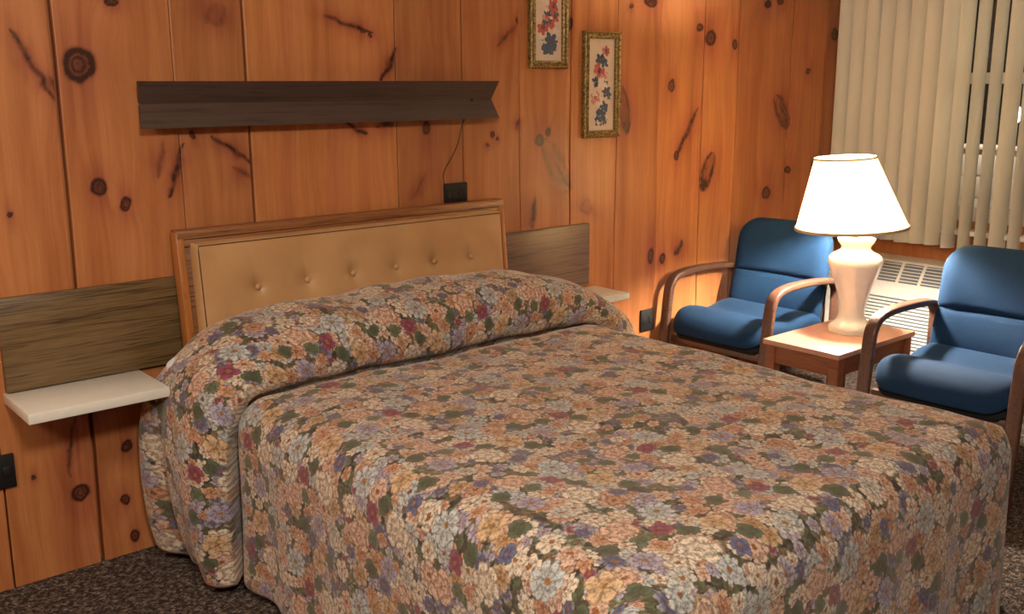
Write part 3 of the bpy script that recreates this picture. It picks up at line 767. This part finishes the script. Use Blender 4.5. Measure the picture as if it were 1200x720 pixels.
    sm = o.modifiers.new('thick', 'SOLIDIFY'); sm.thickness = .006; sm.offset = -1
    tag(o, 'floral quilted bedspread draped over the whole bed and tucked over the pillows', 'bedspread')
make_bedspread()

# ------------------------------------------------------------------ chairs (local: front at x=0 facing -x, width along y)
def make_chair(loc, label):
    t = thing('armchair', label, 'chair', loc, 0, 'blue armchairs flanking the small table')
    # seat cushion
    def seat_fn(u, v, h):
        x = .235+u   # u -.255 .. .255
        z = .404+(h if h > 0 else h*.35)
        if h > 0:
            z += .020*math.exp(-((u+.135)/.085)**2)-.012*math.exp(-((u-.02)/.05)**2)+.012*math.exp(-((u-.17)/.09)**2)
            z -= .006*math.cos(v/.27*PI*.5)
        z -= .05*max(0, (-u-.16)/.095)**2
        x -= .018*(1-(v/.27)**2)*(1 if u < 0 else 0)*min(1, -u/.2 if u < 0 else 0)
        return (x, v, z)
    link('seat', inflated(.255, .268, (.05, .08, .08, .05), .088, .042, seat_fn, 18), MAT['blue'], t)
    link('seat_pan', inflated(.235, .255, (.04, .05, .05, .04), .068, .03, lambda u, v, h: (.236+u, v, .352+h-.03*max(0, (-u-.16)/.095)**2), 8), MAT['blackfab'], t)
    # backrest, two cushions
    tilt = R(11)
    def back(zc, hh, T, bow):
        def fn(v, w, h):
            z = zc+w; x = .455+(z-.42)*math.tan(tilt)-h - bow*(1-(w/hh)**2) + .030*(1-(v/.27)**2)
            return (x, v, z)
        return fn
    link('upper_back_cushion', inflated(.262, .132, (.10, .10, .022, .022), .085, .035, back(.724, .13, .08, .008), 16), MAT['blue'], t)
    link('lower_back_cushion', inflated(.262, .105, (.02, .02, .05, .05), .08, .03, back(.498, .10, .08, .012), 14), MAT['blue'], t)
    def shell(v, w, h):
        z = .60+w; return (.492+(z-.42)*math.tan(tilt)-h+.030*(1-(v/.27)**2), v, z)
    link('back_shell', inflated(.245, .235, (.10, .10, .04, .04), .025, .01, shell, 6), MAT['blackfab'], t)
    # bentwood arm loops
    for s in (-1, 1):
        y = s*.288
        path = [(-.035, y, 0), (-.020, y, .2), (-.003, y, .40), (.010, y, .52), (.022, y, .565), (.050, y, .598), (.095, y, .614), (.17, y, .622), (.30, y, .622), (.42, y, .616), (.49, y, .604), (.525, y, .575), (.535, y, .53), (.535, y, .35), (.548, y, .15), (.56, y, 0)]
        a = link('arm', sweep(bmesh.new(), catmull(path, 5), .052, .028, (0, 1, 0), .009), MAT['armwood'], t)
    for x, z in ((.03, .31), (.50, .31)):
        link('crossbar', B((x-.015, -.27, z-.02), (x+.015, .27, z+.02), .004), MAT['armwood'], t)
    return t
make_chair((3.575, -.352, 0), 'blue armchair in the corner, left of the lamp table against the pine wall')
make_chair((3.475, -1.462, 0), 'blue armchair right of the lamp table, nearer the right photo edge')

# ------------------------------------------------------------------ side table
tb = thing('side_table', 'small low reddish-brown table under the lamp, between the two blue chairs', 'table', (3.744, -.893, 0))
link('table_top', B((-.302, -.180, .428), (.302, .180, .45), .002), MAT['tablewood'], tb)
bm = bmesh.new()
for lo, hi in (((-.285, -.163, .350), (-.265, .163, .428)), ((.265, -.163, .35), (.285, .163, .428)), ((-.265, -.163, .35), (.265, -.143, .428)), ((-.265, .143, .35), (.265, .163, .428))): box(bm, lo, hi, .001)
link('apron', bm, MAT['tableside'], tb)
for sx in (-1, 1):
    for sy in (-1, 1):
        link('leg', B((sx*.268-.022, sy*.150-.022, 0), (sx*.268+.022, sy*.150+.022, .428), .002), MAT['tableside'], tb)
link('lower_shelf', B((-.25, -.135, .12), (.25, .135, .138), .002), MAT['tablewood'], tb)

# ------------------------------------------------------------------ lamp
LX_, LY_ = 3.835, -.885
lamp = thing('table_lamp', 'lit white ceramic table lamp with flared ivory shade on the small table', 'lamp', (LX_, LY_, .451))
prof = [(.001, 0), (.086, 0), (.093, .004), (.095, .013), (.092, .024), (.080, .036), (.066, .047), (.058, .060), (.055, .080), (.057, .10), (.063, .13), (.072, .165), (.084, .205), (.096, .24), (.106, .265), (.112, .280), (.112, .295), (.104, .310), (.086, .322), (.068, .331),
        (.061, .340), (.064, .352), (.074, .364), (.077, .374), (.070, .381), (.001, .382)]
pr = [(p[0], p[1]*1.075) for p in catmull(prof, 3)]
def flute(r, z, a):
    if .06 < z < .25:
        k = math.sin((z-.06)/.19*PI); tw = a*5+z*16
        return r*(1-.045*k*abs(math.sin(tw))**.6)
    if z < .05: return r*(1+.02*math.cos(a*8)*(z > .02))
    return r
bm = bmesh.new(); lathe(bm, pr, 80, flute, False); bmesh.ops.remove_doubles(bm, verts=bm.verts[:], dist=1e-4)
link('lamp_base', bm, MAT['ceramic'], lamp, angle=60)
bm = bmesh.new(); lathe(bm, [(.008, .405), (.008, .465), (.016, .470), (.016, .525), (.001, .526)], 20)
link('socket', bm, plain('brass', (.5, .33, .12), .3, metal=1.0), lamp)
bm = bmesh.new(); lathe(bm, [(.012, .526), (.014, .540), (.026, .565), (.030, .590), (.026, .612), (.012, .625), (.001, .627)], 20); bulb = link('bulb', bm, MAT['bulb'], lamp)
sh = bpy.data.objects.new('lamp_shade', None)
tl = R(9)
def shm(co):  # shade leans slightly towards the pine wall side
    ax = Vector((AR[0], AR[1], 0)).normalized(); z = co[2]-.44
    off = ax*(-math.sin(tl)*z-.024); q = Vector(co)-ax*0
    return Vector((q.x+off.x, q.y+off.y, q.z - math.sin(tl)*(ax.dot(Vector((co[0], co[1], 0))))*-1.0*.35))
bm = bmesh.new(); n = 72
def sring(r, z): return [bm.verts.new(shm((r*(1-.004*abs(math.cos(k*PI*12/n)))*math.cos(2*PI*k/n), r*math.sin(2*PI*k/n), z))) for k in range(n)]
prs = [(.2295, .456), (.193, .555), (.157, .655), (.124, .748), (.1232, .748), (.1558, .655), (.1918, .555), (.2283, .456)]
rr = [sring(*p) for p in prs]
for r0, r1 in zip(rr, rr[1:]+rr[:1]):
    for k in range(n): bm.faces.new((r0[k], r0[(k+1) % n], r1[(k+1) % n], r1[k]))
shd = link('lamp_shade', bm, MAT['shade'], lamp)
for (r, z, nm) in ((.2305, .456, 'bottom_trim'), (.125, .748, 'top_trim')):
    bm = bmesh.new(); pts = [shm((r*math.cos(2*PI*k/n), r*math.sin(2*PI*k/n), z)) for k in range(n+1)]
    hh = .006 if nm == 'bottom_trim' else .004
    rings = []
    for p_ in pts[:-1]:
        d = Vector((p_.x, p_.y, 0)).normalized()
        rings.append([bm.verts.new(p_+Vector((0, 0, -hh))), bm.verts.new(p_+d*.003+Vector((0, 0, -hh))), bm.verts.new(p_+d*.0026+Vector((0, 0, hh))), bm.verts.new(p_-d*.002+Vector((0, 0, hh)))])
    for k in range(n):
        a, b = rings[k], rings[(k+1) % n]
        for q in range(4): bm.faces.new((a[q], b[q], b[(q+1) % 4], a[(q+1) % 4]))
    link(nm, bm, plain('shade_trim_'+nm, (.62, .45, .26), .6), shd)
# spider fitting that carries the shade
bm = bmesh.new(); tube(bm, catmull([(0, 0, .46), (.045, 0, .50), (.055, 0, .58), (.04, 0, .715), (0, 0, .745)], 5), .0015, 6); tube(bm, catmull([(0, 0, .46), (-.045, 0, .50), (-.055, 0, .58), (-.04, 0, .715), (0, 0, .745)], 5), .0015, 6)
for k in range(3):
    a = 2*PI*k/3; e = shm((.122*math.cos(a), .122*math.sin(a), .745)); tube(bm, [(0, 0, .745), tuple(e)], .0015, 6)
link('harp', bm, MAT['gold'], lamp)

# ------------------------------------------------------------------ air conditioner
XA = 4.86
ac = thing('air_conditioner', 'ivory wall heater and air conditioner with grille below the window', 'air conditioner', (XA, -.65, 0))
W2 = .53; ZT = .580; ZB = .10
bm = bmesh.new()
# side profile: front vertical, sloping top with grille, flat back
prof = [(0, ZB), (0, .45), (.008, .468), (.085, ZT), (XB-XA-.001, ZT), (XB-XA-.001, ZB)]
a = [bm.verts.new((x, W2, z)) for x, z in prof]; b = [bm.verts.new((x, -W2, z)) for x, z in prof]
bm.faces.new(a); bm.faces.new(b[::-1])
for k in range(len(prof)): bm.faces.new((a[k], a[(k+1) % 6], b[(k+1) % 6], b[k]))
es = [e for e in bm.edges if not any(v.co.x > .2 for v in e.verts)]
bmesh.ops.bevel(bm, geom=es, offset=.008, segments=3, affect='EDGES')
body = link('body', bm, MAT['acw'], ac)
# top grille: dark cells divided by ivory bars, with fine louvres
sl = Vector((.077, 0, ZT-.468)).normalized(); nn = Vector((-sl.z, 0, sl.x))
p0 = Vector((.008, 0, .468))
def slope_box(bm, s0, s1, y0, y1, h0, h1):
    vs = []
    for s in (s0, s1):
        for y in (y0, y1):
            for h in (h0, h1): vs.append(bm.verts.new(p0+sl*s+nn*h+Vector((0, y, 0))))
    for q in ((0, 1, 3, 2), (4, 6, 7, 5), (0, 4, 5, 1), (2, 3, 7, 6), (0, 2, 6, 4), (1, 5, 7, 3)): bm.faces.new([vs[i] for i in q])
SL = .140
for k in range(8):
    y0 = -W2+.05+k*(2*W2-.1)/8
    v = bmesh.new(); slope_box(v, .010, SL-.016, y0+.009, y0+(2*W2-.1)/8-.009, .0005, .002); gv_ = link('grille_vent', v, MAT['acgrey'], ac, smooth=False)
    v = bmesh.new()
    for q in range(6):
        s = .020+q*.0185; slope_box(v, s, s+.004, y0+.009, y0+(2*W2-.1)/8-.009, .002, .005)
    link('louvre', v, MAT['acw'], gv_, smooth=False)
# lower intake louvres
bm = bmesh.new()
for q in range(14):
    z = .135+q*.0185; box(bm, (-.010, -W2+.06, z), (.001, W2-.06, z+.0105), .0015, 1)
link('intake_louvre', bm, MAT['acw'], ac)
link('intake_recess', B((-.0012, -W2+.05, .125), (.0005, W2-.05, .395)), MAT['acgrey'], ac)

# ------------------------------------------------------------------ lights
def point(name, loc, power, col, r):
    d = bpy.data.lights.new(name, 'POINT'); d.energy = power; d.color = col; d.shadow_soft_size = r
    o = bpy.data.objects.new(name, d); C.objects.link(o); o.location = loc; return o
def area(name, loc, target, power, col, sx, sy):
    d = bpy.data.lights.new(name, 'AREA'); d.energy = power; d.color = col; d.shape = 'RECTANGLE'; d.size = sx; d.size_y = sy
    o = bpy.data.objects.new(name, d); C.objects.link(o); o.location = loc
    o.rotation_euler = (Vector(target)-Vector(loc)).to_track_quat('-Z', 'Y').to_euler(); return o
point('bedside_light', (-.55, -1.45, 1.85), 28, (1, .88, .73), .14)
area('ceiling_light', (.3, -2.95, 2.38), (1.3, -1.6, 0), 44, (1, .89, .75), .45, .45)
point('porch_light', (6.1, -.3, 1.7), 22, (1, .88, .68), .06)

w = bpy.data.worlds.new('world'); bpy.context.scene.world = w; w.use_nodes = True
w.node_tree.nodes['Background'].inputs[0].default_value = (.006, .005, .004, 1); w.node_tree.nodes['Background'].inputs[1].default_value = 1.0

sc = bpy.context.scene
sc.view_settings.view_transform = 'Standard'; sc.view_settings.look = 'None'; sc.view_settings.gamma = 1; sc.view_settings.exposure = 0.75
sc.view_settings.use_curve_mapping = False
